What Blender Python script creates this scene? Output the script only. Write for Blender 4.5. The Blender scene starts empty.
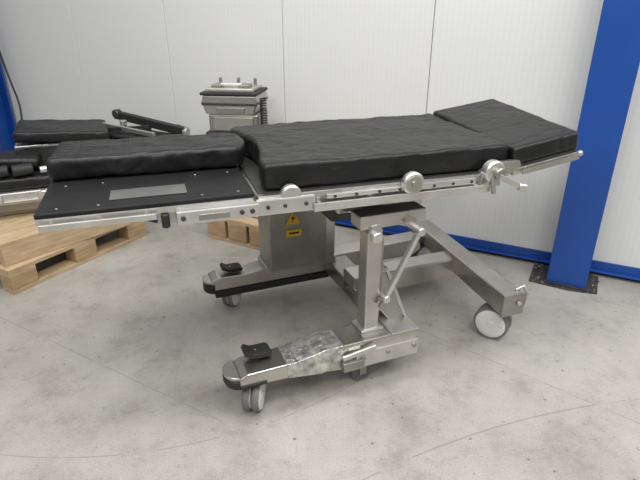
import bpy, bmesh, math, random
from mathutils import Vector, Matrix, noise
random.seed(4)
C = bpy.context.scene.collection
try:
    bpy.context.scene.view_settings.view_transform = 'Standard'
except Exception: pass

# ---------------- materials ----------------
def newmat(name):
    m = bpy.data.materials.new(name); m.use_nodes = True
    nt = m.node_tree; b = nt.nodes['Principled BSDF']
    return m, nt, b
def ramp(nt, fac, stops):
    r = nt.nodes.new('ShaderNodeValToRGB')
    e = r.color_ramp.elements
    while len(e) < len(stops): e.new(0.5)
    for i,(p,c) in enumerate(stops):
        e[i].position = p; e[i].color = (c[0],c[1],c[2],1)
    nt.links.new(fac, r.inputs[0]); return r.outputs[0]
def noisen(nt, scale, detail=4, rough=.55, vec=None, stretch=None):
    tc = nt.nodes.new('ShaderNodeTexCoord'); n = nt.nodes.new('ShaderNodeTexNoise')
    n.inputs['Scale'].default_value = scale; n.inputs['Detail'].default_value = detail
    n.inputs['Roughness'].default_value = rough
    mp = nt.nodes.new('ShaderNodeMapping')
    if stretch: mp.inputs['Scale'].default_value = stretch
    nt.links.new(tc.outputs['Object'], mp.inputs[0]); nt.links.new(mp.outputs[0], n.inputs['Vector'])
    return n.outputs['Fac']
def bump(nt, b, h, strength=.2, dist=.01):
    bp = nt.nodes.new('ShaderNodeBump'); bp.inputs['Strength'].default_value = strength
    bp.inputs['Distance'].default_value = dist
    nt.links.new(h, bp.inputs['Height'])
    if b.inputs['Normal'].is_linked:
        nt.links.new(b.inputs['Normal'].links[0].from_socket, bp.inputs['Normal'])
    nt.links.new(bp.outputs[0], b.inputs['Normal'])
def simple(name, c1, c2, rough, metal=0, nscale=8, bstr=0, bscale=60, stretch=None, bdist=.002):
    m, nt, b = newmat(name)
    nt.links.new(ramp(nt, noisen(nt, nscale, stretch=stretch), [(.3,c1),(.7,c2)]), b.inputs['Base Color'])
    b.inputs['Roughness'].default_value = rough; b.inputs['Metallic'].default_value = metal
    if bstr: bump(nt, b, noisen(nt, bscale), bstr, bdist)
    return m
steel = simple('stainless', (.45,.435,.40), (.60,.585,.55), .34, 1, 6, .08, 70)
steel_d = simple('stainless_dull', (.31,.30,.275), (.41,.40,.37), .40, .9, 6, .06, 60)
steel_l = simple('aluminium_light', (.55,.54,.52), (.72,.71,.68), .36, .85, 9, .06, 60)
vinyl = simple('black_vinyl', (.006,.006,.0065), (.011,.011,.012), .44, 0, 5, .5, 9, bdist=.010)
vn=vinyl.node_tree; vb=vn.nodes['Principled BSDF']; vb.inputs['Specular IOR Level'].default_value=.42
def ridge(stretch, scale):
    f=noisen(vn, scale, 2, .5, stretch=stretch)
    a=vn.nodes.new('ShaderNodeMath'); a.operation='SUBTRACT'; a.inputs[1].default_value=.5; vn.links.new(f,a.inputs[0])
    c=vn.nodes.new('ShaderNodeMath'); c.operation='ABSOLUTE'; vn.links.new(a.outputs[0],c.inputs[0])
    d=vn.nodes.new('ShaderNodeMath'); d.operation='MINIMUM'; d.inputs[1].default_value=.05; vn.links.new(c.outputs[0],d.inputs[0])
    e=vn.nodes.new('ShaderNodeMath'); e.operation='MULTIPLY'; e.inputs[1].default_value=12; vn.links.new(d.outputs[0],e.inputs[0])
    return e.outputs[0]
bump(vn, vb, ridge((1,2.2,1),3.2), .5, .007)
bump(vn, vb, ridge((2.4,.8,1),4.0), .3, .006)
board = simple('black_board', (.008,.008,.009), (.014,.014,.015), .5, 0, 7, .2, 30)
board.node_tree.nodes['Principled BSDF'].inputs['Specular IOR Level'].default_value = .3
rubber = simple('black_rubber', (.012,.012,.012), (.022,.022,.022), .6)
dark = simple('dark_metal', (.05,.05,.05), (.09,.09,.085), .4, .6)
greyp = simple('grey_plastic', (.075,.075,.075), (.13,.13,.125), .45)
white = simple('white_plastic', (.66,.65,.62), (.76,.75,.72), .4)
tyre = simple('grey_tyre', (.13,.13,.125), (.20,.20,.195), .6)
blue = simple('blue_paint', (.006,.055,.27), (.010,.070,.34), .35, 0, 2, .05, 80)
yellow = simple('yellow_sticker', (.75,.45,.02), (.8,.5,.03), .5)
blackp = simple('black_print', (.01,.01,.01), (.012,.012,.012), .5)
foil = simple('worn_foil',(.28,.28,.27),(.80,.79,.76),.30,.8,30,1,38,bdist=.010)
def woodmat(name, a, bcol):
    m, nt, b = newmat(name)
    nt.links.new(ramp(nt, noisen(nt, 6, 6, .65, stretch=(1,9,9)), [(.3,a),(.68,bcol)]), b.inputs['Base Color'])
    b.inputs['Roughness'].default_value = .75
    bump(nt, b, noisen(nt, 20, stretch=(1,8,8)), .25, .003)
    return m
wood = woodmat('pine', (.35,.24,.13), (.57,.43,.28))
wood2 = woodmat('pine_block', (.30,.19,.10), (.48,.34,.2))

# concrete
conc, nt, b = newmat('concrete')
geo = nt.nodes.new('ShaderNodeNewGeometry')
def N(scale, detail=5, rough=.6):
    n = nt.nodes.new('ShaderNodeTexNoise'); n.inputs['Scale'].default_value=scale
    n.inputs['Detail'].default_value=detail; n.inputs['Roughness'].default_value=rough
    nt.links.new(geo.outputs['Position'], n.inputs['Vector']); return n.outputs['Fac']
def mix(fac, a, bb, mode='MIX', f=1.0):
    mx = nt.nodes.new('ShaderNodeMix'); mx.data_type='RGBA'; mx.blend_type=mode
    if fac is None: mx.inputs[0].default_value = f
    else: nt.links.new(fac, mx.inputs[0])
    for i,v in ((6,a),(7,bb)):
        if isinstance(v, tuple): mx.inputs[i].default_value = (*v,1)
        else: nt.links.new(v, mx.inputs[i])
    return mx.outputs[2]
def M(op, a, bb=None, c=None):
    n = nt.nodes.new('ShaderNodeMath'); n.operation = op
    for i,v in enumerate((a,bb,c)):
        if v is None: continue
        if isinstance(v,(int,float)): n.inputs[i].default_value = v
        else: nt.links.new(v, n.inputs[i])
    return n.outputs[0]
base = ramp(nt, N(1.3,6,.62), [(.30,(.315,.30,.265)),(.5,(.385,.37,.333)),(.72,(.45,.435,.395))])
base = mix(None, base, ramp(nt, N(5,8,.75), [(.34,(.76,.755,.74)),(.5,(1,1,1)),(.68,(1.11,1.11,1.11))]), 'MULTIPLY')
base = mix(None, base, ramp(nt, N(160,3,.7), [(.3,(.84,.84,.84)),(.6,(1.03,1.03,1.03))]), 'MULTIPLY')
base = mix(None, base, ramp(nt, N(22,6,.85), [(.30,(.64,.62,.59)),(.41,(1,1,1))]), 'MULTIPLY')
base = mix(None, base, ramp(nt, N(40,2,.5), [(.25,(.40,.39,.37)),(.285,(1,1,1))]), 'MULTIPLY')
sep = nt.nodes.new('ShaderNodeSeparateXYZ'); nt.links.new(geo.outputs['Position'], sep.inputs[0])
X, Y = sep.outputs[0], sep.outputs[1]
def ring(cx,cy,R,w):
    dx = M('SUBTRACT', X, cx); dy = M('SUBTRACT', Y, cy)
    rr = M('SQRT', M('ADD', M('MULTIPLY',dx,dx), M('MULTIPLY',dy,dy)))
    return M('LESS_THAN', M('ABSOLUTE', M('SUBTRACT', rr, R)), w)
ln = M('ADD', M('MULTIPLY', M('SUBTRACT',X,.483), .656), M('MULTIPLY', M('SUBTRACT',Y,2.076), .755))
line = M('MULTIPLY', M('LESS_THAN', M('ABSOLUTE', ln), .0025), M('LESS_THAN', Y, 2.2))
ln2 = M('ADD', M('MULTIPLY', M('ADD',X,.85), .5), M('MULTIPLY', M('SUBTRACT',Y,1.75), .866))
line2 = M('MULTIPLY', M('LESS_THAN', M('ABSOLUTE', ln2), .002), M('LESS_THAN', X, -.3))
rings = M('MAXIMUM', M('MAXIMUM', ring(1.72,-1.575,3.2,.003), line2), ring(-.9,2.9,1.6,.002))
marks = M('MULTIPLY', M('MAXIMUM', rings, line), M('GREATER_THAN', N(5), .47))
base = mix(M('MULTIPLY', marks, .5), base, (.17,.16,.145))
nt.links.new(base, b.inputs['Base Color'])
nt.links.new(M('MULTIPLY_ADD', N(3), .3, .25), b.inputs['Roughness'])
bump(nt, b, N(60), .06, .003)

# wall
wallm, nt, b = newmat('white_sandwich_panel')
tc = nt.nodes.new('ShaderNodeTexCoord'); wv = nt.nodes.new('ShaderNodeTexWave')
wv.inputs['Scale'].default_value = 10.0; wv.bands_direction='X'
nt.links.new(tc.outputs['Object'], wv.inputs['Vector'])
nt.links.new(ramp(nt, wv.outputs['Fac'], [(.0,(.70,.71,.70)),(.15,(.735,.74,.73))]), b.inputs['Base Color'])
b.inputs['Roughness'].default_value=.42
bump(nt, b, wv.outputs['Fac'], .05, .003)

# ---------------- helpers ----------------
def empty(name, loc, rz=0, parent=None, rot=None):
    o = bpy.data.objects.new(name, None); C.objects.link(o)
    o.empty_display_size=.1; o.location = loc
    o.rotation_euler = rot if rot else (0,0,rz)
    if parent: o.parent = parent
    return o
def mesh_obj(name, bm, mat, parent, bevel=0, seg=2, smooth=False, loc=None, rot=None):
    bmesh.ops.recalc_face_normals(bm, faces=bm.faces[:])
    me = bpy.data.meshes.new(name); bm.to_mesh(me); bm.free()
    me.materials.append(mat)
    o = bpy.data.objects.new(name, me); C.objects.link(o)
    if parent: o.parent = parent
    if loc: o.location = loc
    if rot: o.rotation_euler = rot
    if bevel:
        md = o.modifiers.new('bevel','BEVEL'); md.width=bevel; md.segments=seg; md.limit_method='ANGLE'
    if smooth:
        for p in me.polygons: p.use_smooth=True
        me.set_sharp_from_angle(angle=math.radians(40))
    return o
def prism(name, pts, a0, a1, mat, parent, axis='z', bevel=.003, **k):
    bm = bmesh.new()
    def f(p,a):
        return {'z':(p[0],p[1],a),'y':(p[0],a,p[1]),'x':(a,p[0],p[1])}[axis]
    A=[bm.verts.new(f(p,a0)) for p in pts]; B=[bm.verts.new(f(p,a1)) for p in pts]
    bm.faces.new(A); bm.faces.new(B[::-1])
    n=len(pts)
    for i in range(n): bm.faces.new((A[i],A[(i+1)%n],B[(i+1)%n],B[i]))
    return mesh_obj(name, bm, mat, parent, bevel, **k)
def box(name, x0,x1,y0,y1,z0,z1, mat, parent, bevel=.003, **k):
    return prism(name, [(x0,y0),(x1,y0),(x1,y1),(x0,y1)], z0, z1, mat, parent, 'z', bevel, **k)
def lathe(name, prof, c, ax, mat, parent, n=36):
    bm = bmesh.new(); q = Vector((0,0,1)).rotation_difference(Vector(ax).normalized())
    rings=[]
    for r,t in prof:
        if r<1e-6: rings.append([bm.verts.new(Vector(c)+q@Vector((0,0,t)))])
        else: rings.append([bm.verts.new(Vector(c)+q@Vector((r*math.cos(2*math.pi*i/n), r*math.sin(2*math.pi*i/n), t))) for i in range(n)])
    for a,bq in zip(rings, rings[1:]):
        for i in range(n):
            j=(i+1)%n
            if len(a)==1 and len(bq)==1: continue
            if len(a)==1: bm.faces.new((a[0],bq[j],bq[i]))
            elif len(bq)==1: bm.faces.new((a[i],a[j],bq[0]))
            else: bm.faces.new((a[i],a[j],bq[j],bq[i]))
    return mesh_obj(name, bm, mat, parent, smooth=True)
def cyl(name, c, ax, r, h, mat, parent, e=None, n=32):
    e = e if e is not None else min(r,h)*.15
    return lathe(name, [(0,-h/2),(r-e,-h/2),(r,-h/2+e),(r,h/2-e),(r-e,h/2),(0,h/2)], c, ax, mat, parent, n)
def tube(name, pts, r, mat, parent, smooth=False):
    cu = bpy.data.curves.new(name,'CURVE'); cu.dimensions='3D'; cu.bevel_depth=r; cu.bevel_resolution=4; cu.use_fill_caps=True
    sp = cu.splines.new('NURBS' if smooth else 'POLY'); sp.points.add(len(pts)-1)
    for p,q in zip(sp.points, pts): p.co=(*q,1)
    if smooth: sp.use_endpoint_u=True; sp.order_u=3
    cu.materials.append(mat); o=bpy.data.objects.new(name,cu); C.objects.link(o)
    if parent: o.parent=parent
    return o
def beam(name, p0, p1, w, h, mat, parent, bevel=.003):
    p0=Vector(p0); p1=Vector(p1); d=(p1-p0); L=d.length; d.normalize()
    up=Vector((0,0,1)) if abs(d.z)<.95 else Vector((1,0,0))
    y=up.cross(d).normalized(); z=d.cross(y)
    bm=bmesh.new(); V=[]
    for s in (0,L):
        for a,c in ((-1,-1),(1,-1),(1,1),(-1,1)):
            V.append(bm.verts.new(p0+d*s+y*(a*w/2)+z*(c*h/2)))
    for f in ((0,1,2,3),(7,6,5,4),(0,4,5,1),(1,5,6,2),(2,6,7,3),(3,7,4,0)):
        bm.faces.new([V[i] for i in f])
    return mesh_obj(name,bm,mat,parent,bevel)
tex = bpy.data.textures.new('pad_clouds','CLOUDS'); tex.noise_scale=.16
tex2 = bpy.data.textures.new('pad_wrinkle','CLOUDS'); tex2.noise_scale=.05
def pad(name, pts, z0, z1, parent, mat=vinyl, bev=.012, disp=.012, loc=None, rot=None, vox=.009):
    o = prism(name, pts, z0, z1, mat, parent, 'z', bevel=bev, seg=3, loc=loc, rot=rot)
    r=o.modifiers.new('r','REMESH'); r.mode='VOXEL'; r.voxel_size=vox; r.use_smooth_shade=True
    d=o.modifiers.new('d','DISPLACE'); d.texture=tex; d.strength=disp; d.mid_level=.5; d.texture_coords='LOCAL'
    d=o.modifiers.new('d2','DISPLACE'); d.texture=tex2; d.strength=disp*.55; d.mid_level=.5; d.texture_coords='LOCAL'
    s=o.modifiers.new('s','SMOOTH'); s.iterations=2; s.factor=.5
    return o
def rect(x0,x1,y0,y1): return [(x0,y0),(x1,y0),(x1,y1),(x0,y1)]

def caster(name, parent, x, y, r, w, yaw, topz, twin=True, hub=white, rim=tyre):
    e = empty(name, (x,y,0), yaw, parent)
    for k,sx in enumerate((-1,1) if twin else (0,)):
        cy = sx*(w*.5+.006)
        lathe('tyre_%d'%k, [(r*.72,-w/2),(r*.95,-w/2),(r,-w*.3),(r,w*.3),(r*.95,w/2),(r*.72,w/2)], (0,cy,r), (0,1,0), rim, e)
        lathe('hub_%d'%k, [(0,-w/2-.004),(r*.18,-w/2-.004),(r*.22,-w/2-.001),(r*.5,-w/2-.002),(r*.82,-w/2-.002),(r*.86,-w/2),(r*.86,w/2),(r*.82,w/2+.002),(r*.22,w/2+.001),(r*.18,w/2+.004),(0,w/2+.004)], (0,cy,r), (0,1,0), hub, e)
    cyl('axle',(0,0,r),(0,1,0),r*.16,w*(2.5 if twin else 1.4),dark,e)
    if twin: box('fork',-r*.25,r*.75,-.005,.005,r*.6,topz-.01,dark,e,.001)
    else:
        for sy in (-1,1): box('fork',-r*.3,r*.4,sy*w*.62-.002,sy*w*.62+.002,r*.7,topz-.005,steel_d,e,.001)
        box('fork_top',-r*.35,r*.45,-w*.66,w*.66,topz-.012,topz-.002,steel_d,e,.002)
    cyl('stem',(r*.45 if twin else 0,0,topz-.01),(0,0,1),r*.3,.03,steel_d,e)
    return e

# ---------------- camera ----------------
cam = bpy.data.cameras.new('camera'); cam.sensor_width=36; cam.lens=510/640*36
co = bpy.data.objects.new('camera', cam); C.objects.link(co)
co.location=(0,0,1.4); co.rotation_euler=(math.radians(90-24),0,0)
bpy.context.scene.camera=co

# ---------------- room ----------------
bm=bmesh.new()
vs=[bm.verts.new(p) for p in ((-9,-5,0),(7,-5,0),(7,9,0),(-9,9,0),(-9,-5,-.1),(7,-5,-.1),(7,9,-.1),(-9,9,-.1))]
for f in ((0,1,2,3),(7,6,5,4),(0,4,5,1),(1,5,6,2),(2,6,7,3),(3,7,4,0)): bm.faces.new([vs[i] for i in f])
mesh_obj('floor',bm,conc,None)
WA=math.radians(-27)
wl = empty('wall_back',(.855,3.048,0),WA)
k=-8
while k<4:
    t0=-.235+k
    box('panel_%d'%(k+9), t0+.002,t0+.998,0,.05,.0,4.2,wallm,wl,.004)
    k+=1
box('panel_backing',-8.2,3.8,.03,.08,0,4.2,dark,wl,0)
bb=empty('baseboard_back',(.855,3.048,0),WA)
box('kick_strip',-8.2,3.7,-.012,-.001,.03,.085,blue,bb,.002)
box('floor_angle',-8.2,3.7,-.035,-.001,.022,.032,blue,bb,.002)
box('dark_gap_strip',-8.2,3.7,-.006,-.001,.0,.03,rubber,bb,.001)  # black strip stands in for the shade in the gap under the baseboard

def hcol(name, t):
    e=empty(name,(.855+t*math.cos(WA),3.048+t*math.sin(WA),0),WA)
    box('front_flange',-.10,.10,-.25,-.234,.012,4.2,blue,e,.002)
    box('rear_flange',-.10,.10,-.056,-.04,.012,4.2,blue,e,.002)
    box('web',-.006,.006,-.236,-.054,.012,4.2,blue,e,.001)
    box('base_plate',-.13,.13,-.27,-.038,0.002,.014,dark,e,.002)
    for sx in (-1,1):
        for yy in (-.2,-.09):
            cyl('anchor_bolt',(sx*.09,yy,.03),(0,0,1),.011,.035,steel_d,e)
    return e
vx,vy=1.387-.855,2.499-3.048
t=vx*math.cos(WA)+vy*math.sin(WA)-.015
col=hcol('steel_column',t)
hcol('steel_column',t-5.03)
rb=empty('column_foot_pit',(.855+t*math.cos(WA),3.048+t*math.sin(WA),0),WA)
rubble=simple('rubble',(.02,.018,.016),(.09,.08,.07),.9,0,40,.8,80,bdist=.01)
prism('pit_bed',[(-.19,-.28),(.02,-.295),(.16,-.27),(.165,-.04),(-.185,-.035)],.0005,.004,rubble,rb,'z',0)
for i in range(90):
    px=random.uniform(-.18,.16); py=random.uniform(-.28,-.05)
    if abs(px)<.115 and py>-.262 : continue
    bm=bmesh.new(); bmesh.ops.create_icosphere(bm,subdivisions=1,radius=random.uniform(.004,.010))
    for v in bm.verts: v.co*=random.uniform(.7,1.2)
    mesh_obj('stone',bm,random.choice([rubble,tyre,steel_d]),rb,loc=(px,py,.007))

# ---------------- main operating table ----------------
root=empty('operating_table',(-.21,1.63,0),math.radians(18))
tt=root
zt=.83
pad('torso_mattress',[(.035,.05),(1.025,.04),(1.045,.40),(1.065,.75),(.045,.75),(.02,.70),(.022,.64),(.05,.57),(.072,.48),(.078,.38),(.07,.28),(.05,.20),(.035,.14)],zt,.927,tt,bev=.010,disp=.014)
box('torso_plate',.01,1.01,.03,.71,.80,zt,dark,tt,.004)
box('torso_side_frame_near',.0,.92,-.0,.032,.768,.832,steel,tt,.005)
box('torso_side_frame_far',.0,.92,.70,.73,.765,.832,steel,tt,.005)
box('end_crossmember',.0,.03,.0,.73,.775,.825,steel,tt,.004)
box('end_crossmember2',.94,.97,.0,.73,.775,.825,steel,tt,.004)
box('accessory_rail',.19,.90,-.034,-.024,.768,.798,steel_l,tt,.002)
for s in (.22,.42,.62,.86): cyl('rail_spacer',(s,-.012,.784),(0,1,0),.010,.028,steel_l,tt)
box('accessory_rail_far',.1,.9,.752,.762,.768,.80,steel_l,tt,.002)
for s in (.15,.5,.85): cyl('rail_spacer',(s,.742,.784),(0,1,0),.010,.026,steel_l,tt)
box('left_bracket_block',-.01,.20,-.018,.0,.768,.826,steel_l,tt,.006)
for s in (.03,.09,.165): cyl('screw',(s,-.020,.798),(0,1,0),.007,.006,dark,tt)
def knob(nm,s,m,z,r=.042):
    cyl(nm,(s,m,z),(0,1,0),r,.03,steel_l,tt,.006)
    lathe(nm+'_face',[(r*.72,0),(r*.7,-.004),(r*.3,-.004),(r*.28,-.010),(0,-.010)],(s,m-.014,z),(0,1,0),steel,tt)
    cyl(nm+'_pin',(s,m+.03,z),(0,1,0),.014,.05,steel_d,tt)
knob('hinge_knob',.57,-.02,.833)
cyl('pivot_disc',(.115,.0,.830),(0,1,0),.036,.03,steel_l,tt,.006)
box('pivot_tab',.10,.30,-.010,.004,.812,.836,steel,tt,.004)
box('slide_plate',.56,.84,-.022,-.002,.803,.828,steel_l,tt,.003)
box('slot_plate',.24,.54,-.020,-.002,.806,.822,steel_l,tt,.002)
for s in (.27,.35,.44,.52,.66,.74,.82): cyl('rail_screw',(s,-.022,.814),(0,1,0),.006,.006,dark,tt)
cyl('head_joint_disc',(.915,-.015,.845),(0,1,0),.043,.04,steel_l,tt,.006)
cyl('head_joint_disc2',(.925,-.04,.842),(0,1,0),.022,.03,steel_d,tt)
prism('head_joint_arm',[(.87,.79),(.96,.80),(1.05,.85),(1.04,.875),(.92,.875),(.87,.84)],-.008,.02,steel,tt,'y',.004)
beam('release_lever',(.92,-.055,.832),(1.0,-.08,.795),.014,.022,steel_l,tt)
cyl('lever_knob',(1.005,-.083,.793),(1,-.2,-.2),.015,.03,steel_l,tt)
tube('lever_pin',[(.905,-.03,.83),(.905,-.05,.765)],.009,steel_d,tt)
# --- head section, pitched up ---
hd=empty('head_section',(1.035,.02,.842),0,root,rot=(math.radians(1.8),math.radians(-8.7),0))
pad('head_mattress',[(.0,.0),(.312,.0),(.385,.69),(.035,.70)],.0,.075,hd,bev=.010,disp=.007)
box('head_plate',.0,.31,.005,.655,-.02,.0,dark,hd,.003)
box('head_frame_near',-.0,.31,.0,.02,-.04,-.012,steel_l,hd,.003)
box('head_frame_far',-.0,.33,.64,.66,-.04,-.012,steel_l,hd,.003)
box('head_frame_end',.30,.318,.0,.66,-.035,-.012,steel_l,hd,.003)
box('head_rail',.03,.30,-.022,-.012,-.035,-.012,steel,hd,.002)
for s in (.06,.27): cyl('spacer',(s,-.006,-.022),(0,1,0),.008,.016,steel,hd)
cyl('head_end_peg',(.318,.0,-.02),(1,0,0),.012,.02,steel_l,hd)
# --- leg section ---
box('leg_board',-.68,-.012,.0,.68,.832,.848,board,tt,.004)
box('leg_board_undertray',-.68,-.012,.004,.69,.808,.832,steel_l,tt,.003)
box('leg_window',-.47,-.225,.07,.17,.8485,.851,greyp,tt,.001)
for s in (-.62,-.50,-.18,-.06):
    for m in (.03,.27): cyl('board_stud',(s,m,.850),(0,0,1),.004,.003,steel_l,tt)
pad('leg_bolster',[(-.68,.33),(-.01,.31),(.025,.37),(.04,.45),(.03,.54),(.0,.60),(-.67,.62)],.85,.934,tt,bev=.018,disp=.018)
box('leg_rail',-.67,-.33,-.024,-.012,.800,.820,steel_l,tt,.002)
for s in (-.64,-.50,-.36): cyl('spacer',(s,-.004,.81),(0,1,0),.008,.02,steel,tt)
box('leg_arm_outer',-.27,.0,-.026,.01,.772,.818,steel_l,tt,.004)
box('leg_arm_inner',-.33,-.02,.02,.06,.765,.808,steel,tt,.004)
box('leg_arm_slot',-.20,-.10,-.030,-.024,.783,.803,steel_d,tt,.002)
cyl('leg_lock',(-.305,.0,.785),(0,0,1),.013,.045,rubber,tt)
for s in (-.25,-.06,-.025): cyl('leg_screw',(s,-.028,.795),(0,1,0),.008,.006,dark,tt)
box('leg_arm_far',-.3,.0,.62,.66,.755,.80,steel,tt,.004)
tube('leg_release_bar',[(-.29,.08,.775),(-.29,.25,.765),(-.29,.45,.765),(-.29,.6,.775)],.008,steel,tt)
tube('leg_release_loop',[(-.26,.10,.76),(-.24,.08,.735),(-.12,.08,.735),(-.08,.10,.765)],.007,steel,tt,True)
box('underframe',.26,.78,.16,.58,.735,.80,steel_d,tt,.006)
box('tilt_head',.33,.70,.12,.62,.685,.74,steel,tt,.008)

# --- trolley base ---
ba=empty('base_trolley',(0,0,0),0,root)
R=Matrix.Rotation(-math.radians(18),4,'Z')
ba.location=R@Vector((-.266+.21,1.526-1.63,0)); ba.rotation_euler=(0,0,math.radians(4))
legprof=[(-.05,.150),(-.05,.182),(-.01,.202),(.18,.205),(.30,.226),(.70,.226),(.70,.12),(.46,.110),(.36,.115),(.20,.140)]
prism('near_leg',legprof,-.040,.085,steel,ba,'y',.006)
farprof=[(.01,.12),(.01,.175),(.045,.19),(.18,.187),(.27,.20),(.60,.205),(1.22,.22),(1.22,.12),(.62,.12)]
prism('far_leg',farprof,.755,.865,steel,ba,'y',.006)
def toe(ds,m0,m1,L,z0,z1,sz):
    cy=(m0+m1)/2; w=(m1-m0)/2+.006
    pts=[(ds,m0-.006)]+[(ds-.05*math.cos(a),cy+w*math.sin(a)) for a in [(-math.pi/2+math.pi*i/10) for i in range(11)]]+[(ds,m1+.006)]
    prism('toe_bumper',pts,z0,z1,rubber,ba,'z',.006)
    prism('toe_cap',[(x,(y-cy)*.9+cy) for x,y in pts],z1,z1+.014,steel,ba,'z',.004)
    box('sole',ds,ds+L,m0-.006,m1+.004,z0-sz,z0+.012,rubber,ba,.004)
toe(-.04,-.040,.085,.10,.148,.183,.0)
toe(.025,.755,.865,.62,.108,.158,.025)
def pedal(s,m,z):
    beam('pedal_arm',(s,m,z-.02),(s-.02,m,z+.03),.014,.014,steel_d,ba)
    prism('pedal_pad',[(s-.065,z+.03),(s-.055,z+.045),(s-.03,z+.030),(s+.03,z+.030),(s+.045,z+.018),(s+.03,z+.008),(s-.03,z+.012)],m-.035,m+.035,rubber,ba,'y',.004)
pedal(.06,.055,.208); pedal(.135,.81,.19)
prism('worn_sleeve',[(.14,.145),(.14,.208),(.185,.209),(.30,.231),(.37,.231),(.37,.17),(.28,.125)],-.044,.088,foil,ba,'y',.004)
box('leg_side_plate',.42,.70,-.053,-.040,.115,.185,steel_l,ba,.003)
for s in (.45,.56,.68): cyl('bolt',(s,-.055,.160),(0,1,0),.009,.008,steel_d,ba)
box('leg_cap_plate',.58,.705,-.045,.09,.226,.232,steel_l,ba,.002)
beam('brake_lever',(.36,-.055,.180),(.50,-.060,.205),.012,.02,steel_l,ba)
box('brake_block',.36,.45,-.067,-.040,.12,.16,steel_d,ba,.004)
box('label_plate',.39,.44,-.0425,-.0405,.20,.213,white,ba,.001)
caster('aux_caster',ba,.475,.015,.046,.024,.1,.122,False,greyp,tyre)
# near post
prism('near_post',[(.487,.226),(.487,.655),(.505,.685),(.535,.685),(.550,.66),(.550,.226)],.02,.09,steel,ba,'y',.006)
box('post_cap_plate',.47,.57,.01,.10,.226,.238,steel_l,ba,.003)
box('post_side_fin',.55,.565,.035,.075,.30,.62,steel_d,ba,.003)
cyl('post_pivot',(.518,.01,.64),(0,1,0),.022,.025,steel_l,ba)
box('post_header',.46,.74,.03,.12,.665,.72,steel,ba,.006)
box('post_header_cross',.53,.63,.10,.50,.65,.70,steel_d,ba,.006)
beam('strut_tube',(.565,.0,.38),(.69,.0,.63),.022,.018,steel_l,ba)
beam('strut_rod',(.565,-.0,.38),(.54,.0,.34),.015,.015,steel_d,ba)
cyl('strut_top_pin',(.70,.01,.64),(0,1,0),.017,.05,steel_l,ba)
cyl('strut_low_pin',(.565,.01,.375),(0,1,0),.015,.05,steel_l,ba)
beam('strut_bracket',(.70,.045,.65),(.64,.045,.70),.03,.045,steel,ba)
prism('gusset_panel',[(.552,.47),(.59,.47),(.70,.228),(.62,.228),(.552,.32)],.06,.22,steel_d,ba,'y',.004)
prism('gusset_face',[(.552,.48),(.598,.48),(.707,.228),(.695,.225),(.590,.465),(.552,.465)],.05,.23,steel,ba,'y',.002)
box('cross_tie',.62,.74,.085,.76,.12,.20,steel_d,ba,.006)
box('centre_beam',.70,1.22,.40,.51,.145,.25,steel,ba,.008)
box('centre_beam_end',.62,.74,.39,.52,.13,.252,steel,ba,.006)
# right cross bar
prism('rear_crossbar',[(1.14,-.025),(1.25,-.025),(1.345,.88),(1.245,.88)],.172,.270,steel,ba,'z',.008)
prism('crossbar_end_cap',[(1.135,-.037),(1.255,-.037),(1.255,-.023),(1.135,-.023)],.167,.275,steel_d,ba,'z',.004)
cyl('end_screw',(1.215,-.045,.23),(0,1,0),.010,.012,steel_l,ba)
tube('end_hook',[(1.235,.005,.27),(1.265,-.005,.288),(1.275,-.025,.255),(1.265,-.03,.205)],.007,steel_l,ba)
# casters
caster('caster_1',ba,.02,.015,.064,.026,math.radians(60),.15,True,white,tyre)
caster('caster_2',ba,1.19,.07,.080,.032,math.radians(-56),.175,True,white,tyre)
caster('caster_3',ba,.115,.80,.056,.022,math.radians(50),.12,True,white,tyre)
caster('caster_4',ba,1.24,.80,.080,.030,math.radians(20),.175,True,white,tyre)
# column with labels
box('lift_column',.29,.59,.66,.86,.225,.73,steel_d,ba,.008)
box('lift_column_inner',.59,.645,.68,.84,.225,.73,steel,ba,.006)
box('column_foot',.28,.66,.70,.865,.195,.23,steel,ba,.004)
box('column_head',.22,.70,.40,.88,.70,.75,steel_d,ba,.006)
prism('warning_triangle',[(.370,.465),(.450,.465),(.410,.530)],.655,.6585,yellow,ba,'y',.001)
prism('warning_mark',[(.406,.475),(.422,.500),(.411,.500),(.416,.517),(.400,.494),(.411,.494)],.6535,.6552,blackp,ba,'y',0)
box('warning_label',.375,.455,.655,.6585,.400,.437,yellow,ba,.001)
box('warning_label_print',.39,.44,.6535,.6552,.415,.423,blackp,ba,0)
box('actuator_box',.46,.60,.30,.60,.60,.70,dark,ba,.006)
cyl('actuator_roll',(.60,.50,.60),(0,1,0),.05,.16,steel_d,ba)
tube('hose',[(.58,.5,.66),(.66,.45,.60),(.70,.42,.50),(.68,.42,.25)],.010,rubber,ba,True)

# ---------------- pallets ----------------
def pallet(name, loc, rz, L, W, nb=5, z0=0, hgt=.144):
    e=empty(name,(loc[0],loc[1],z0),rz)
    bt=.022; blk=hgt-3*bt
    for i in range(3):
        y=i*(W-.10)/2
        box('bottom_runner',0,L,y,y+.10,0,bt,wood,e,.002)
        for j in range(3):
            x=j*(L-.15)/2
            box('block',x,x+.15,y,y+.10,bt,bt+blk,wood2,e,.003)
    for j in range(3):
        x=j*(L-.15)/2
        box('stringer_board',x,x+.15,0,W,bt+blk,2*bt+blk,wood,e,.002)
    for i in range(nb):
        y=i*(W-.12)/(nb-1)
        box('deck_board',0,L,y,y+.12,2*bt+blk,hgt,wood,e,.002)
    return e
a=math.atan2(.868,.496)
pallet('wooden_pallet',(-1.66,2.41),a,.94,1.0,5)
cr=empty('wooden_crate_base',(-1.70,2.46,.145),math.radians(52))
box('side_board',0,.76,.0,.025,0,.11,wood,cr,.003)
box('side_board2',0,.76,.9,.925,0,.11,wood,cr,.003)
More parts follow.
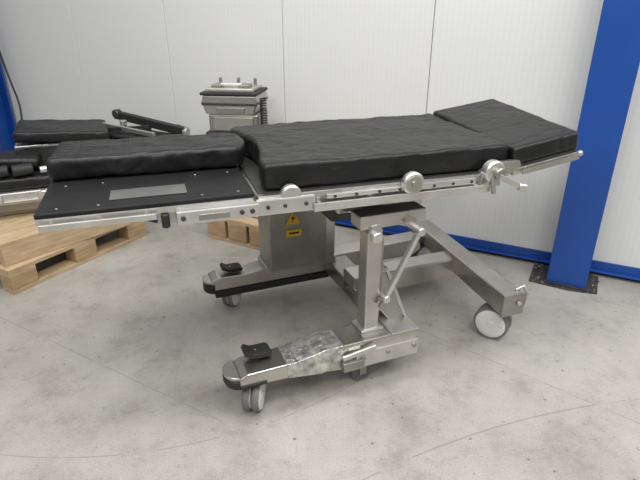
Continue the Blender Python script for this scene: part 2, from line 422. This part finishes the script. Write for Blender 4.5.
box('end_board',0,.025,.025,.9,0,.11,wood,cr,.003)
box('end_board2',.735,.76,.025,.9,0,.11,wood,cr,.003)
for i in range(6): box('deck',0,.76,i*.156,i*.156+.145,.11,.132,wood,cr,.003)
pallet('wooden_pallet',(-.76,3.19),math.radians(-30),.50,.42,4,0,.17)

# ---------------- second table parts (left background) ----------------
sec=empty('operating_table',(-1.75,3.0,.28),0)
e2=empty('seat_module',(0,0,0),math.radians(24),sec)
box('lower_frame',-.55,.45,-.06,.55,.0,.07,steel_d,e2,.006)
box('side_rail',-.50,.17,-.12,-.08,.085,.155,steel_l,e2,.006)
box('side_rail_web',-.45,.12,-.09,-.05,.03,.09,steel_d,e2,.006)
box('side_rail_lip',-.50,.17,-.14,-.12,.09,.11,steel,e2,.003)
cyl('rail_disc',(.05,-.14,.125),(0,1,0),.033,.03,steel_l,e2)
cyl('rail_disc',(-.2,-.14,.125),(0,1,0),.033,.03,steel_l,e2)
pad('seat_pad',rect(-.55,.16,-.10,.30),.155,.235,e2,bev=.02,vox=.014)
pad('side_pad',rect(-.5,.02,.0,.24),.245,.32,e2,bev=.02,vox=.014,rot=(0,math.radians(6),0))
for i in range(3): cyl('roller',(-.30+i*.13,-.06,.27),(1,.2,0),.035,.11,rubber,e2)
cyl('roller_end',(.09,-.07,.265),(1,.2,0),.02,.08,steel_l,e2)
box('mid_support',-.1,.40,.30,.60,.07,.33,dark,e2,.01)
pad('back_pad',rect(-.12,.45,.26,.74),.355,.425,e2,bev=.014,vox=.012,rot=(0,math.radians(4),0))
box('back_frame',-.10,.45,.30,.72,.31,.335,steel_l,e2,.004)
e3=empty('leg_plate_module',(.32,.62,-.28),math.radians(-27),sec)
box('stand_block',-.20,.30,-.05,.17,.0,.52,dark,e3,.01)
box('plate',-.18,.46,-.08,.24,.55,.572,steel_l,e3,.004)
pad('plate_pad',rect(-.12,.42,-.07,.20),.573,.62,e3,bev=.012,vox=.012)
beam('rail_1',(-.22,.20,.70),(.48,.16,.645),.05,.055,rubber,e3)
beam('rail_2',(-.25,.04,.66),(.34,.0,.64),.02,.03,steel_l,e3)
beam('rail_3',(-.10,-.03,.64),(.20,.10,.66),.02,.03,rubber,e3)
for q in (-.15,.1,.38): beam('rail_post',(q,.19,.57),(q,.19,.68),.03,.03,dark,e3)
cyl('clamp_knob',(-.20,.19,.71),(0,1,0),.032,.05,dark,e3)
cyl('clamp_knob',(-.05,.10,.67),(0,0,1),.025,.04,steel_l,e3)
cyl('end_cap',(.48,.16,.645),(1,0,0),.03,.03,steel_l,e3)
beam('side_arm',(-.05,-.09,.59),(-.32,-.16,.57),.03,.03,rubber,e3)

# ---------------- device behind the table ----------------
dv=empty('surgical_table_column_unit',(-.555,3.36,.17),math.radians(-8))
box('foot_plate',-.16,.18,-.14,.14,.0,.04,steel_d,dv,.006)
box('column',-.10,.12,-.09,.09,.04,.56,steel_l,dv,.01)
box('column_bellows',-.12,.14,-.11,.11,.42,.53,dark,dv,.01)
box('lower_housing',-.13,.19,-.13,.13,.535,.65,steel_d,dv,.01)
box('lower_housing_door',-.10,.16,-.137,-.13,.55,.635,steel,dv,.004)
box('base_skirt',-.15,.21,-.15,.15,.505,.54,rubber,dv,.004)
prism('upper_cradle',[(-.14,.65),(-.165,.72),(-.155,.765),(.18,.765),(.19,.72),(.165,.65)],-.14,.15,steel,dv,'y',.008)
prism('cradle_band',[(-.163,.705),(-.168,.722),(.193,.722),(.185,.705)],-.146,.155,dark,dv,'y',.003)
box('cradle_opening',-.07,.11,-.15,-.138,.66,.695,steel_d,dv,.004)
box('cradle_top',-.17,.19,-.15,.16,.765,.783,rubber,dv,.006)
box('cradle_tray',-.14,.16,-.12,.13,.783,.805,steel_l,dv,.005)
box('tray_clamp',-.11,-.05,-.10,.0,.805,.825,steel_d,dv,.004)
box('tray_clamp',.07,.13,-.10,.0,.805,.825,steel_d,dv,.004)
cyl('tray_spindle',(.01,-.05,.82),(1,0,0),.012,.14,steel_l,dv)
for s in (-.10,.02,.13):
    box('upright_tab',s-.009,s+.009,.06,.08,.80,.85,steel_d,dv,.003)
cyl('side_boss',(-.17,-.02,.70),(1,0,0),.03,.04,steel_l,dv)
pts=[]
for i in range(150):
    ang=i*.75; pts.append((.218+.018*math.cos(ang), -.10+.018*math.sin(ang), .75-.0018*i))
tube('coiled_cable',pts,.005,rubber,dv)
tube('cable_tail',[(.218,-.10,.48),(.24,-.06,.40),(.2,-.02,.25),(.12,0,.2)],.0045,rubber,dv,True)

tube('hanging_cable',[(-2.83,4.74,1.5),(-2.78,4.70,1.1),(-2.72,4.66,.85),(-2.64,4.60,.62),(-2.66,4.50,.3),(-2.5,4.4,.012)],.008,rubber,None,True)

# ---------------- light ----------------
w=bpy.data.worlds.new('world'); bpy.context.scene.world=w; w.use_nodes=True
nt=w.node_tree; bg=nt.nodes['Background']
tc=nt.nodes.new('ShaderNodeTexCoord'); sp=nt.nodes.new('ShaderNodeSeparateXYZ'); nt.links.new(tc.outputs['Generated'],sp.inputs[0])
col_=ramp(nt, sp.outputs[2], [(.0,(.22,.22,.22)),(.40,(.55,.55,.55)),(1,(.88,.89,.90))])
nt.links.new(col_,bg.inputs[0]); bg.inputs[1].default_value=.78
def area(n,loc,tgt,sx,sy,e,c=(1,.985,.96)):
    l=bpy.data.lights.new(n,'AREA'); l.shape='RECTANGLE'; l.size=sx; l.size_y=sy; l.energy=e; l.color=c
    o=bpy.data.objects.new(n,l); C.objects.link(o); o.location=loc
    o.rotation_euler=(Vector(tgt)-Vector(loc)).to_track_quat('-Z','Y').to_euler(); return o
area('ceiling_light_strip',(-.8,1.6,4.0),(-.8,1.6,0),3.0,.5,90)
area('ceiling_light_strip_2',(2.0,.6,4.0),(1.6,1.2,0),3.0,.5,90)
area('ceiling_light_strip_3',(-.6,-1.6,4.0),(-.2,1.5,.4),3.5,.6,105)
print('done')
